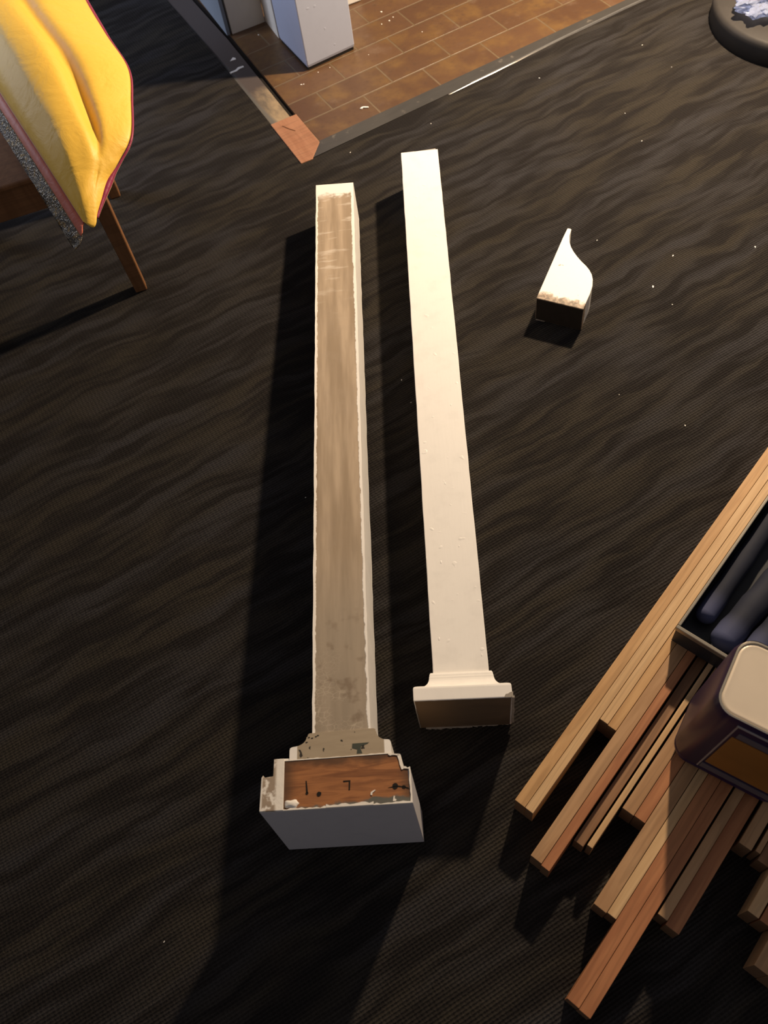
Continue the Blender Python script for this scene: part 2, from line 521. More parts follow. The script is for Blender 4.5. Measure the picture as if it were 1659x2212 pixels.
# dark chip where the paint has come off the moulding
bm = bmesh.new()
prism(bm, [(0.1405, 0.0925), (0.1660, 0.0925), (0.1640, 0.0905), (0.1545, 0.0880), (0.1530, 0.0840), (0.1555, 0.0765), (0.1470, 0.0765), (0.1480, 0.0830), (0.1400, 0.0855)], 0.0002, 0.0008)
tag(make_obj('bare_chip', bm, mat_plain('dark_green_undercoat', (0.045, 0.052, 0.038, 1), 0.7), LP), 'dark chip where paint has come off')
bm = bmesh.new()
prism(bm, [(0.0575, 0.0900), (0.0605, 0.0895), (0.0625, 0.0850), (0.0640, 0.0800), (0.0610, 0.0775), (0.0590, 0.0810), (0.0600, 0.0850)], 0.0002, 0.0008)
for xx, yy in ((0.073, 0.108), (0.078, 0.1065), (0.084, 0.1085), (0.087, 0.110), (0.0695, 0.1005)):
    prism(bm, [(xx - 0.0016, yy - 0.0008), (xx + 0.0014, yy - 0.0010), (xx + 0.0024, yy + 0.0006), (xx - 0.0008, yy + 0.0010)], 0.0002, 0.0008)
tag(make_obj('bare_chip', bm, mat_plain('dark_brown_spot', (0.03, 0.024, 0.018, 1), 0.7), LP), 'small dark chips on the moulding')

M_grey = mat_paint('white_paint_shaded', (0.60, 0.585, 0.60, 1), 0.42, 0.4, (10, 10, 10))  # white paint greyed in colour for the shade on the plinth's near face
PD = 0.2145
def plinth_prof():
    #     y, left x, right x, depth
    return [(0.0785, 0.0208, 0.2120, 0.176), (0.0778, 0.0196, 0.2131, 0.178), (0.0525, 0.0190, 0.2169, 0.178)]
bm = bmesh.new()
# inner step
loft(bm, [[(0.0215, 0.0790, -0.001), (0.2115, 0.0715, -0.001), (0.2115, 0.0715, -0.176), (0.0215, 0.0790, -0.176)],
          [(0.0196, 0.0780, -0.001), (0.2131, 0.0705, -0.001), (0.2131, 0.0705, -0.178), (0.0196, 0.0780, -0.178)],
          [(0.0190, 0.0500, -0.001), (0.2169, 0.0455, -0.001), (0.2169, 0.0455, -0.178), (0.0190, 0.0500, -0.178)]])
make_obj('upper_step', bm, M_white, LP, bevel=0.0012)
bm = bmesh.new()
loft(bm, [[(0.0035, 0.0515, -0.0015), (0.2250, 0.0475, -0.0015), (0.2250, 0.0475, -PD + 0.002), (0.0035, 0.0515, -PD + 0.002)],
          [(0.0013, 0.0490, -0.0015), (0.2271, 0.0455, -0.0015), (0.2271, 0.0455, -PD), (0.0013, 0.0490, -PD)],
          [(0.0000, 0.0000, -0.0015), (0.2274, -0.0035, -0.0015), (0.2274, -0.0035, -PD), (0.0000, 0.0000, -PD)]])
make_obj('plinth', bm, M_grey, LP, bevel=0.001)

# raw wooden core face with carpenter's marks
def mat_core():
    k = NT('raw_core_wood', 0.6, 0.25)
    v = k.coord()
    x, y, z = k.xyz(v)
    g = k.noise(k.coord(scale=(9, 70, 20)), 1.0, 5, 0.6, 1.4)
    c = k.mix(k.step(g, 0.35, 0.68), (0.36, 0.150, 0.056, 1), (0.19, 0.074, 0.030, 1))
    edge = k.math('MAXIMUM', k.step(k.math('ADD', y, k.math('MULTIPLY', k.noise(v, 20, 3), 0.03)), 0.070, 0.086),
                  k.math('MAXIMUM', k.step(x, 0.060, 0.036), k.step(x, 0.205, 0.226)))
    c = k.mix(k.math('MULTIPLY', edge, 0.75), c, (0.055, 0.034, 0.022, 1))
    ft = k.step(k.math('ADD', k.math('ADD', y, k.math('MULTIPLY', x, -0.06)), k.math('MULTIPLY', k.math('SUBTRACT', k.noise(v, 38, 4), 0.5), 0.03)), 0.0, -0.006)
    c = k.mix(ft, c, (0.115, 0.112, 0.095, 1))
    k.color(c); k.bump(g, 0.5, 0.0012)
    return k.m
CORE = [(0.0362, 0.0), (0.2245, -0.0030), (0.2225, 0.0470), (0.2120, 0.0515), (0.2085, 0.0712), (0.15, 0.0735), (0.10, 0.0722), (0.0365, 0.0742)]
bm = bmesh.new()
prism(bm, CORE, -0.010, 0.0004)
core = tag(make_obj('raw_wood_face', bm, mat_core(), LP), 'raw orange-brown wood face with pencilled marks')
M_ink = mat_plain('pencil_black', (0.012, 0.009, 0.007, 1), 0.7, 0.2)
bm = bmesh.new()
prism(bm, [(0.0690, 0.0410), (0.0706, 0.0410), (0.0728, 0.0225), (0.0700, 0.0225)], 0.0004, 0.0009)
make_obj('pencil_mark', bm, M_ink, core)
bm = bmesh.new()
prism(bm, [(0.1255, 0.0368), (0.1365, 0.0368), (0.1356, 0.0222), (0.1336, 0.0222), (0.1342, 0.0350), (0.1262, 0.0348)], 0.0004, 0.0009)
make_obj('pencil_mark', bm, M_ink, core)
def disc(bm, x, y, r, z0, z1, jit=0.15, n=10):
    prism(bm, [(x + r * (1 + random.uniform(-jit, jit)) * math.cos(2 * math.pi * i / n), y + r * (1 + random.uniform(-jit, jit)) * math.sin(2 * math.pi * i / n)) for i in range(n)], z0, z1)
for x, y, r in ((0.0893, 0.0198, 0.0036), (0.0712, 0.0225, 0.0022), (0.2030, 0.0228, 0.0044), (0.2155, 0.0205, 0.0028)):
    bm = bmesh.new()
    disc(bm, x, y, r, 0.0003, 0.0009)
    make_obj('nail_hole', bm, M_ink, core)
bm = bmesh.new()
prism(bm, [(0.192, 0.0212), (0.199, 0.0225), (0.207, 0.0235), (0.222, 0.0195), (0.2235, 0.0170), (0.213, 0.0205), (0.205, 0.0215), (0.198, 0.0210)], 0.0004, 0.0009)
make_obj('wood_crack', bm, M_ink, core)
# white painted boards left standing round the raw face
def ragged(p0, p1, w, k, amp):
    out = []
    d = Vector((p1[0] - p0[0], p1[1] - p0[1])); nn = Vector((-d.y, d.x)).normalized()
    a = [(p0[0] + d.x * i / k, p0[1] + d.y * i / k) for i in range(k + 1)]
    b = [(x + nn.x * (w + random.uniform(-amp, amp)), y + nn.y * (w + random.uniform(-amp, amp))) for x, y in a]
    return a + b[::-1]
def mat_flaky():
    k = NT('flaking_white_paint', 0.5, 0.4)
    v = k.coord()
    n = k.noise(v, 70, 4)
    x, y, z = k.xyz(v)
    bare = k.math('MULTIPLY', k.step(n, 0.40, 0.52), k.math('MULTIPLY', k.step(x, 0.027, 0.021), k.step(x, 0.002, 0.005)))
    c = k.mix(bare, (0.80, 0.75, 0.67, 1), (0.33, 0.255, 0.185, 1))
    k.color(c); k.bump(n, 0.6, 0.0015)
    return k.m
M_flaky = mat_flaky()
bm = bmesh.new()
prism(bm, [(0.0004, 0.0004), (0.0362, -0.0004), (0.0362, 0.0775), (0.0200, 0.0778), (0.0194, 0.0515), (0.0050, 0.0505), (0.0042, 0.0545), (0.0016, 0.0505)], -0.020, 0.0022)
make_obj('side_board', bm, M_flaky, LP, bevel=0.0008)
bm = bmesh.new()
for p0, p1, w_, k_, amp in (((0.2272, -0.0032), (0.2268, 0.0470), 0.0028, 9, 0.0010), ((0.2165, 0.0470), (0.2128, 0.0702), 0.0038, 6, 0.0014),
                            ((0.2262, 0.0466), (0.2165, 0.0478), -0.0024, 5, 0.0012), ((0.2128, 0.0702), (0.195, 0.0722), 0.0022, 6, 0.001)):
    prism(bm, ragged(p0, p1, w_, k_, amp), -0.004, 0.0020)
make_obj('paint_ridge', bm, M_flaky, LP)
bm = bmesh.new()
prism(bm, ragged((0.036, 0.0735), (0.200, 0.0722), 0.0014, 26, 0.0008), -0.002, 0.0012)
prism(bm, ragged((0.036, -0.0005), (0.2245, -0.0033), 0.0022, 34, 0.0018), -0.004, 0.0018)
prism(bm, ragged((0.100, -0.001), (0.170, -0.002), 0.0040, 12, 0.002), -0.004, 0.0022)
make_obj('paint_ridge', bm, M_flaky, LP)
bm = bmesh.new()
bmesh.ops.create_icosphere(bm, subdivisions=3, radius=1)
for v_ in bm.verts:
    c_ = v_.co
    f_ = 1 + 0.22 * math.sin(5 * c_.x + 2) * math.cos(4 * c_.y)
    v_.co = Vector((0.0480 + c_.x * 0.0105 * f_, 0.0085 + c_.y * 0.0060 * f_, 0.0006 + c_.z * 0.0038))
make_obj('filler_lump', bm, M_flaky, LP, smooth=True)
for pts in ([(0.166, 0.0125), (0.1665, 0.0165), (0.172, 0.0195), (0.174, 0.0190), (0.169, 0.0155), (0.1685, 0.0120)],
            [(0.1985, 0.0010), (0.2000, 0.0085), (0.2018, 0.0082), (0.2012, 0.0045), (0.2040, 0.0030), (0.2030, 0.0010)]):
    bm = bmesh.new()
    prism(bm, pts, 0.0004, 0.0016)
    make_obj('paint_scrap', bm, M_flaky, LP)

# ---------------------------------------------------------------- right post: white, face up
axh2 = Vector((0.1522, 0.9883, 0)).normalized()
RP = empty('newel_post', (-0.01795, 0.4775, 0), (0, 0, math.atan2(-axh2.x, axh2.y)))
tag(RP, 'smooth white square post with moulded cap, lying right of the beige one', 'post')
bm = bmesh.new()
n = 50
rings = []
for i in range(n + 1):
    y = 0.045 + (1.4555 - 0.045) * i / n
    j = lambda: random.uniform(-0.0004, 0.0004)
    l, r_ = 0.0327 + j(), 0.1276 - 0.0008 * i / n + j()
    rings.append([(l, y, 0.0), (l, y, 0.109), (l + 0.001, y, 0.110), (r_ - 0.001, y - (0.002 if i == n else 0), 0.110), (r_, y - (0.002 if i == n else 0), 0.109), (r_, y, 0.0)])
loft(bm, rings)
make_obj('shaft', bm, M_white, RP)
def capprof():
    rows = [(0.0550, 0.0028, 0.003), (0.0565, 0.0060, 0.006), (0.0520, 0.0075, 0.0075)]
    return rows
prof = [(0.0578, 0.0002, 0.0005), (0.0572, 0.0042, 0.0055), (0.0535, 0.0058, 0.0070), (0.0500, 0.0062, 0.0074)]
for i in range(11):
    a = math.radians(90 * i / 10)
    prof.append((0.0490 - 0.0225 * math.sin(a), 0.0066 + 0.0205 * (1 - math.cos(a)), 0.0080 + 0.0195 * (1 - math.cos(a))))
prof += [(0.0250, 0.0300, 0.0308), (0.0235, 0.0322, 0.0328), (0.0205, 0.0330, 0.0333), (0.0015, 0.0330, 0.0333), (0.0, 0.0322, 0.0328)]
rings = []
for y, e, up in prof:
    sk = lambda x: -0.024 * x          # the cap was cut very slightly out of square
    l, r_, tz = 0.0327 - e, 0.1276 + e * 1.0, 0.110 + up
    rings.append([(l, y + sk(l), 0.0), (l, y + sk(l), tz), (r_, y + sk(r_), tz), (r_, y + sk(r_), 0.0)])
bm = bmesh.new()
loft(bm, rings)
make_obj('cap_moulding', bm, M_white, RP, bevel=0.0007)
def mat_endgrain():
    k = NT('dark_end_grain', 0.7, 0.2)
    v = k.coord()
    n = k.noise(k.coord(scale=(10, 10, 26)), 1.0, 4, 0.6, 0.8)
    c = k.mix(n, (0.15, 0.105, 0.066, 1), (0.070, 0.052, 0.037, 1))
    x, y, z = k.xyz(v)
    c = k.mix(k.math('MULTIPLY', k.step(x, 0.095, 0.01), 0.6), c, (0.22, 0.135, 0.070, 1))
    k.color(c); k.bump(n, 0.3, 0.001)
    return k.m
M_end = mat_endgrain()
bm = bmesh.new()
top = [(0.0012 + 0.1570 * i / 24, 0.1418 - random.uniform(0.0, 0.0016)) for i in range(25)]
o_ = [(0.0012, 0.001), (0.1575, 0.001)] + top[::-1]
vsb = [bm.verts.new((x, -0.0007 - 0.024 * x, z)) for x, z in o_]
vsf = [bm.verts.new((x, 0.0045 - 0.024 * x, z)) for x, z in o_]
bm.faces.new(vsb); bm.faces.new(vsf[::-1])
for i in range(len(o_)):
    bm.faces.new((vsb[i], vsb[(i + 1) % len(o_)], vsf[(i + 1) % len(o_)], vsf[i]))
tag(make_obj('sawn_end', bm, M_end, RP), 'dark bare wood end of the cap')
# ragged lip of torn paint on the right corner and underside
M_torn = mat_plain('torn_paint_edge', (0.30, 0.265, 0.225, 1), 0.7, 0.2, 0, 0.3, 90, 0.4)
bm = bmesh.new()
def torn(path, w, thick):
    rg = []
    for x, y, z in path:
        rg.append([(x - random.uniform(0.3, 1) * w, y, z), (x + random.uniform(0.3, 1.3) * w, y - 0.0005, z), (x + random.uniform(0.3, 1) * w, y + thick, z), (x - w, y + thick, z)])
    loft(bm, rg)
torn([(0.1620, -0.0050, 0.146 - 0.012 * i + (0.0 if i else -0.001)) for i in range(12)], 0.0028, 0.003)
make_obj('torn_paint', bm, M_torn, RP)
bm = bmesh.new()
torn([(0.0005, -0.0012, 0.004 + 0.011 * i) for i in range(10)], 0.0012, 0.002)
make_obj('torn_paint', bm, M_torn, RP)
bm = bmesh.new()
prism(bm, [(0.1470, -0.0035), (0.1615, -0.0042), (0.1622, 0.0050), (0.1575, 0.0045), (0.1540, 0.0022), (0.1500, 0.0018)], 0.1432, 0.1441)
make_obj('torn_paint', bm, M_torn, RP)
bm = bmesh.new()
for i in range(16):
    x = 0.01 + 0.145 * i / 16
    prism(bm, [(x, -0.0030 - random.uniform(0, 0.003)), (x + 0.0095, -0.0035 - random.uniform(0, 0.003)), (x + 0.0095, 0.0), (x, 0.0)], 0.0008, 0.0022)
make_obj('torn_paint', bm, M_torn, RP)
bm = bmesh.new()
for i, (x0_, x1_) in enumerate(((0.034, 0.068), (0.074, 0.122))):
    prism(bm, [(x0_, 1.4540), (x1_, 1.4525), (x1_ - 0.001, 1.4580 + 0.0015 * i), (x0_ + 0.004, 1.4572)], 0.086, 0.1085)
tag(make_obj('chipped_lip', bm, M_torn, RP), 'chipped grey lip at the far end')
for (x, y, r) in ((0.047, 0.12, 0.0018), (0.118, 0.085, 0.0014), (0.060, 0.27, 0.0018), (0.095, 0.30, 0.0012), (0.079, 0.44, 0.0015), (0.103, 0.63, 0.0014)):
    bm = bmesh.new()
    bmesh.ops.create_icosphere(bm, subdivisions=2, radius=1, matrix=Matrix.Translation((x, y, 0.1098)) @ Matrix.Diagonal((r, r * 2.2, 0.0006, 1)))
    make_obj('paint_drip', bm, M_white, RP, smooth=True)

# ---------------------------------------------------------------- ogee offcut
WO = empty('bracket_offcut', (0.50, 1.43, 0))
tag(WO, 'white ogee-curved wooden offcut lying alone on the carpet', 'wood offcut')
wp = [(0.4382, 1.3639), (0.5277, 1.3006), (0.5399, 1.3203), (0.5561, 1.3432), (0.5680, 1.3640), (0.5750, 1.3840), (0.5775, 1.3990), (0.5768, 1.4141),
      (0.5737, 1.4290), (0.5679, 1.4464), (0.5635, 1.4640), (0.5602, 1.4830), (0.5592, 1.5000), (0.5607, 1.5160), (0.5670, 1.5370), (0.5775, 1.5566), (0.5742, 1.5600), (0.5696, 1.5627), (0.5497, 1.5342)]
wl = [(x - 0.50, y - 1.43) for x, y in wp]
def mat_offcut():
    k = NT('offcut_paint', 0.5, 0.35)
    v = k.coord()
    x, y, z = k.xyz(v)
    # distance from the sawn near end
    nx, ny = 0.5775, 0.8164
    dist = k.math('ADD', k.math('MULTIPLY', k.math('ADD', x, 0.0618), nx), k.math('MULTIPLY', k.math('ADD', y, 0.0661), ny))
    n = k.noise(v, 55, 5, 0.65)
    stain = k.step(k.math('ADD', dist, k.math('MULTIPLY', k.math('SUBTRACT', n, 0.5), 0.045)), 0.026, 0.014)
    c = k.mix(stain, (0.84, 0.80, 0.73, 1), k.mix(k.step(k.noise(v, 130, 3), 0.42, 0.6), (0.36, 0.27, 0.19, 1), (0.17, 0.125, 0.085, 1)))
    spot = k.step(k.noise(v, 95, 2), 0.71, 0.74)
    c = k.mix(k.math('MULTIPLY', spot, 0.7), c, (0.22, 0.16, 0.1, 1))
    k.color(c); k.bump(n, 0.4, 0.001)
    return k.m
bm = bmesh.new()
prism(bm, wl, 0.0, 0.067)
make_obj('body', bm, [mat_offcut()], WO, bevel=0.0014)
bm = bmesh.new()
e0 = Vector(wl[0]); e1 = Vector(wl[1]); dd = (e1 - e0).normalized(); nn = Vector((dd.y, -dd.x))
q = [e0 + dd * 0.0012, e1 - dd * 0.0012, e1 - dd * 0.0012 + nn * 0.0008, e0 + dd * 0.0012 + nn * 0.0008]
prism(bm, [tuple(p) for p in q], 0.002, 0.0655)
tag(make_obj('sawn_end', bm, mat_plain('dark_raw_end', (0.024, 0.019, 0.015, 1), 0.75, 0.15, 0, 0.3, 60, 0.4), WO), 'dark sawn end of the offcut')  # near-black brown over the whole end face
bm = bmesh.new()
for i in range(9):
    a_ = e0 + dd * (0.002 + 0.011 * i); b_ = e0 + dd * (0.012 + 0.011 * i)
    if i not in (0, 1): continue
    prism(bm, [tuple(a_), tuple(b_), tuple(b_ + nn * (0.001 + 0.002 * random.random())), tuple(a_ + nn * (0.001 + 0.002 * random.random()))], 0.0, 0.0018)
make_obj('torn_paint', bm, M_torn, WO)

# ---------------------------------------------------------------- wooden strips, every one its own thing
WOODS = dict(
    gold=mat_wood('golden_pine', (0.56, 0.335, 0.150, 1), (0.43, 0.235, 0.095, 1), True),
    pale=mat_wood('pale_pine', (0.62, 0.410, 0.215, 1), (0.51, 0.315, 0.150, 1), False),
    tan=mat_wood('tan_pine', (0.46, 0.275, 0.140, 1), (0.36, 0.200, 0.095, 1), True),
    red=mat_wood('reddish_pine', (0.44, 0.190, 0.082, 1), (0.33, 0.130, 0.055, 1), False),
    brown=mat_wood('brown_pine', (0.30, 0.165, 0.085, 1), (0.20, 0.105, 0.052, 1), False))
M_endwood = mat_plain('sawn_strip_end', (0.17, 0.10, 0.055, 1), 0.8, 0.1, 0, 0.35, 160, 0.3)  # end grain, coloured darker still for the shade on the near ends
STRIPS = [  # u0, u1, near end v, far end v, height, wood, label
    (0.0000, 0.0196, 0.000, 1.02, 0.060, 'gold', 'golden outermost strip along the left edge of the pile'),
    (0.0199, 0.0352, 0.000, 1.05, 0.060, 'pale', 'pale strip pressed against the golden outermost strip, ends level with it'),
    (0.0355, 0.0508, 0.195, 0.98, 0.060, 'pale', 'short pale strip set back beside the first pair, left of its twin'),
    (0.0511, 0.0672, 0.194, 0.99, 0.059, 'gold', 'short golden strip set back, right half of the recessed pair'),
    (0.0676, 0.0880, -0.054, 0.80, 0.060, 'tan', 'tan strip paired with the bright orange one, on its left'),
    (0.0884, 0.1036, -0.056, 0.78, 0.060, 'red', 'bright orange-red strip right of the tan one'),
    (0.1066, 0.1240, 0.009, 0.76, 0.046, 'brown', 'low dull brown strip in the hollow right of the orange one'),
    (0.1272, 0.1366, 0.013, 0.74, 0.060, 'pale', 'very thin pale lath beside the low brown strip'),
    (0.1400, 0.1604, 0.094, 0.80, 0.060, 'tan', 'set-back tan strip right of the thin lath'),
    (0.1608, 0.1798, 0.095, 0.80, 0.060, 'red', 'set-back reddish strip right beside the set-back tan one'),
    (0.1803, 0.2023, -0.052, 0.86, 0.060, 'tan', 'wide tan strip with split edge, left of the pair near the longest strips'),
    (0.2027, 0.2180, -0.050, 0.84, 0.059, 'pale', 'narrow pale strip touching the left side of the longest strips'),
    (0.2184, 0.2388, -0.182, 0.80, 0.060, 'red', 'left one of the two longest strips reaching nearest the bottom edge'),
    (0.2391, 0.2580, -0.183, 0.82, 0.060, 'red', 'right one of the two longest strips reaching nearest the bottom edge'),
    (0.2610, 0.2768, -0.005, 0.80, 0.060, 'tan', 'light strip running out from under the tin, beside the dark red one'),
    (0.2772, 0.2995, -0.010, 0.82, 0.054, 'red', 'dark red strip right of the light strip under the tin'),
    (0.3045, 0.3246, 0.158, 0.80, 0.060, 'tan', 'short greyish strip just below the tin at right'),
    (0.3290, 0.3370, 0.162, 0.80, 0.060, 'tan', 'narrowest lath just below the tin, right of the greyish strip'),
    (0.3385, 0.3565, 0.155, 0.80, 0.050, 'brown', 'low brown strip by the right edge, above the pair'),
    (0.3582, 0.3760, 0.078, 0.80, 0.066, 'pale', 'pale strip of the lower right pair, left half'),
    (0.3780, 0.3960, 0.078, 0.80, 0.064, 'red', 'reddish strip of the lower right pair, right half'),
    (0.3985, 0.4200, 0.019, 0.78, 0.068, 'tan', 'lowest right corner strip with pale end'),
    (0.4204, 0.4400, 0.018, 0.78, 0.068, 'tan', 'strip cut by the right border next to the lowest right corner one'),
]
for i, (u0, u1, v0, v1, h, wd, lab) in enumerate(STRIPS):
    bm = bmesh.new()
    L_ = v1 - v0
    w_ = u1 - u0 - 0.0004
    bow = random.uniform(-0.0001, 0.0001)
    rg = []
    for j in range(13):
        t_ = j / 12
        s_ = bow * math.sin(math.pi * t_)
        rg.append([(L_ * t_, -w_ / 2 + s_, 0), (L_ * t_, w_ / 2 + s_, 0), (L_ * t_, w_ / 2 + s_, h), (L_ * t_, -w_ / 2 + s_, h)])
    loft(bm, rg)
    for f in bm.faces:
        f.normal_update()
        if abs(f.normal.x) > 0.9:
            f.material_index = 1
    o = make_obj('wood_strip', bm, [WOODS[wd], M_endwood], bevel=0.0006)
    p = G0 + N0 * ((u0 + u1) / 2) + D0 * v0
    o.location = (p.x, p.y, 0.0)
    o.rotation_euler = (0, 0, ANG_D + random.uniform(-0.00015, 0.00015))
    tag(o, lab, 'wood strip', 'loose wooden strips stacked at the lower right')

# ---------------------------------------------------------------- black tray with dark blue rolls, standing on the strips
TR = empty('tray', (*(G0 + N0 * 0.057 + D0 * 0.388), 0.0605), (0, 0, ANG_D))
tag(TR, 'open black tray with a grey metal rim lying on the wooden strips', 'tray')
# local: x along D, y = -N (so the tray reaches towards negative y)
M_tray = mat_plain('black_tray', (0.018, 0.020, 0.026, 1), 0.45, 0.4, 0, 0.3, 20)
M_rim = mat_plain('grey_tray_rim', (0.30, 0.27, 0.22, 1), 0.32, 0.5, 0.6, 0.2, 50)
TL, TW, TD = 0.46, 0.30, 0.056
bm = bmesh.new()
box(bm, 0.0, TL, -TW, 0.0, 0.0, 0.004)
for x0_, x1_, y0_, y1_ in ((0, 0.003, -TW, 0), (TL - 0.003, TL, -TW, 0), (0.003, TL - 0.003, -0.003, 0), (0.003, TL - 0.003, -TW, -TW + 0.003)):
    box(bm, x0_, x1_, y0_, y1_, 0.004, TD)
make_obj('tray_body', bm, M_tray, TR)
bm = bmesh.new()
for x0_, x1_, y0_, y1_ in ((-0.0025, 0.004, -TW - 0.0012, 0.0012), (TL - 0.004, TL + 0.0025, -TW - 0.0012, 0.0012), (0.004, TL - 0.004, -0.004, 0.0012), (0.004, TL - 0.004, -TW - 0.0012, -TW + 0.004)):
    box(bm, x0_, x1_, y0_, y1_, TD - 0.010 if x0_ < 0 else TD - 0.004, TD + 0.002)
tag(make_obj('rim', bm, M_rim, TR, bevel=0.0012), 'grey metal rim of the tray')

def mat_roll():
    k = NT('dark_blue_cloth', 0.75, 0.25)
    v = k.coord()
    n = k.noise(k.coord(scale=(10, 40, 40), rnd=True), 1.0, 3)
    c = k.mix(n, (0.013, 0.015, 0.024, 1), (0.024, 0.027, 0.045, 1))
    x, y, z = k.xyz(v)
    c = k.mix(k.math('MULTIPLY', k.step(x, 0.07, 0.015), 0.8), c, (0.080, 0.092, 0.180, 1))  # lighter blue near the end paints the light it catches
    k.color(c); k.bump(n, 0.3, 0.002)
    return k.m
M_roll = mat_roll()
def capsule(L_, r, seg=18):
    bm = bmesh.new()
    prof = []
    for i in range(7):
        a = math.radians(90 * i / 6)
        prof.append((r * 0.85 * (1 - math.cos(a)), max(r * math.sin(a), 0.0006)))
    for i in range(1, 9):
        prof.append((r + (L_ - 2 * r) * i / 8, r * (1 + 0.05 * math.sin(i * 2.1))))
    for i in range(1, 7):
        a = math.radians(90 * i / 6)
        prof.append((L_ - r + r * math.sin(a), max(r * math.cos(a), 0.0006)))
    loft(bm, [[(x, q_ * math.cos(2 * math.pi * k_ / seg), q_ * math.sin(2 * math.pi * k_ / seg)) for k_ in range(seg)] for x, q_ in prof])
    return bm
ROLLS = [  # x, y, z, yaw, len, r, label
    (0.050, -0.0245, 0.0260, 0, 0.30, 0.0180, 'dull dark roll nearest the left corner of the black tray'),
    (0.018, -0.0700, 0.0330, -6, 0.22, 0.0240, 'second dark blue roll in the tray, its rounded end painted as lit'),
    (0.026, -0.1215, 0.0330, -6, 0.25, 0.0240, 'blue roll with brightest rounded end, just behind the tin lid'),
    (0.060, -0.235, 0.0360, -4, 0.25, 0.028, 'blue roll at the right border, behind the tin'),
    (0.275, -0.085, 0.0840, -30, 0.20, 0.024, 'dark roll lying across the others, far up in the tray'),
]
for x, y, z, yaw, L_, r, lab in ROLLS:
    o = make_obj('cloth_roll', capsule(L_, r), M_roll, smooth=True)
    lp_ = Matrix.Translation(TR.location) @ Matrix.Rotation(ANG_D, 4, 'Z') @ Vector((x, y, z - 0.003))
    o.location = lp_
    o.rotation_euler = (0, 0, ANG_D + math.radians(yaw))
    tag(o, lab, 'roll', 'dark blue rolls in the black tray')

# ---------------------------------------------------------------- purple tin, leaning slightly on the strips
ang_t = math.atan2(N0.y, N0.x) + math.radians(9)
tb = G0 + N0 * 0.152 + D0 * 0.207
TIN = empty('paint_tin', (tb.x, tb.y, 0.0745))
TIN.rotation_euler = (0, math.radians(3.6), ang_t)
tag(TIN, 'rectangular dark purple tin with cream lid and orange label on the strips', 'tin')
M_purple = mat_plain('purple_tin_lacquer', (0.022, 0.011, 0.046, 1), 0.34, 0.3, 0.0, 0.15, 12)
M_tinlid = mat_plain('cream_tin_lid', (0.74, 0.63, 0.49, 1), 0.40, 0.5, 0.15, 0.08, 18, 0.1)
M_tinrim = mat_plain('tin_rim', (0.66, 0.58, 0.45, 1), 0.25, 0.5, 0.85, 0.1, 30)
TWI, TDE, THI = 0.178, 0.128, 0.245
rg = []
for z, inset in ((0.0, 0.004), (0.003, 0.0005), (0.010, 0.0), (0.013, 0.0012), (0.016, 0.0), (0.228, 0.0), (0.240, 0.0016), (0.248, 0.0035), (THI, 0.004)):
    rg.append([(x, y, z) for x, y in rrect(inset, TWI - inset, inset, TDE - inset, 0.030 - inset, 8)])
bm = bmesh.new()
loft(bm, rg)
make_obj('tin_body', bm, M_purple, TIN, smooth=True).data.set_sharp_from_angle(angle=math.radians(40))
bm = bmesh.new()
r0 = rrect(0.0035, TWI - 0.0035, 0.0035, TDE - 0.0035, 0.0275, 8)
r1 = rrect(0.0070, TWI - 0.0070, 0.0070, TDE - 0.0070, 0.0245, 8)
loft(bm, [[(x, y, THI - 0.003) for x, y in r0], [(x, y, THI + 0.0025) for x, y in r0], [(x, y, THI + 0.0030) for x, y in r1], [(x, y, THI - 0.002) for x, y in r1], [(x, y, THI - 0.003) for x, y in r0]], cap=False)
make_obj('rim', bm, M_tinrim, TIN, bevel=0.0006)
bm = bmesh.new()
rg = []
for ins_, z in ((0.0072, THI - 0.001), (0.0072, THI + 0.0016), (0.012, THI + 0.0010), (0.018, THI + 0.0008)):
    rg.append([(x, y, z) for x, y in rrect(ins_, TWI - ins_, ins_, TDE - ins_, 0.0315 - ins_, 8)])
loft(bm, rg)
tag(make_obj('lid', bm, M_tinlid, TIN, smooth=True), 'cream metal lid of the tin')
M_orange = mat_plain('label_orange_brown', (0.30, 0.125, 0.022, 1), 0.4, 0.4, 0, 0.3, 14)
M_lblgrey = mat_plain('label_grey_band', (0.105, 0.095, 0.115, 1), 0.45, 0.4, 0, 0.2, 50)
M_lblline = mat_plain('label_silver_line', (0.40, 0.35, 0.33, 1), 0.35, 0.5, 0.3, 0.1, 50)
def face_panel(name, pts, mat, y=-0.0012):
    bm = bmesh.new()
    a = [bm.verts.new((x, y, z)) for x, z in pts]; b = [bm.verts.new((x, 0.0015, z)) for x, z in pts]
    bm.faces.new(a); bm.faces.new(b[::-1])
    for i in range(len(pts)):
        bm.faces.new((a[i], a[(i + 1) % len(pts)], b[(i + 1) % len(pts)], b[i]))
    return make_obj(name, bm, mat, TIN)
face_panel('label_panel', [(0.048, 0.052), (0.162, 0.052), (0.162, 0.192), (0.048, 0.192)], M_orange)
face_panel('label_band', [(0.046, 0.022), (0.162, 0.022), (0.162, 0.041), (0.046, 0.041)], M_lblgrey)
face_panel('label_band', [(0.052, 0.196), (0.158, 0.196), (0.158, 0.214), (0.052, 0.214)], M_lblgrey, -0.0010)
bm = bmesh.new()
for x0_, x1_, z0_, z1_ in ((0.0425, 0.0447, 0.020, 0.236), (0.0447, 0.165, 0.2338, 0.236)):
    box(bm, x0_, x1_, -0.0014, 0.001, z0_, z1_)
make_obj('label_border', bm, M_lblline, TIN)

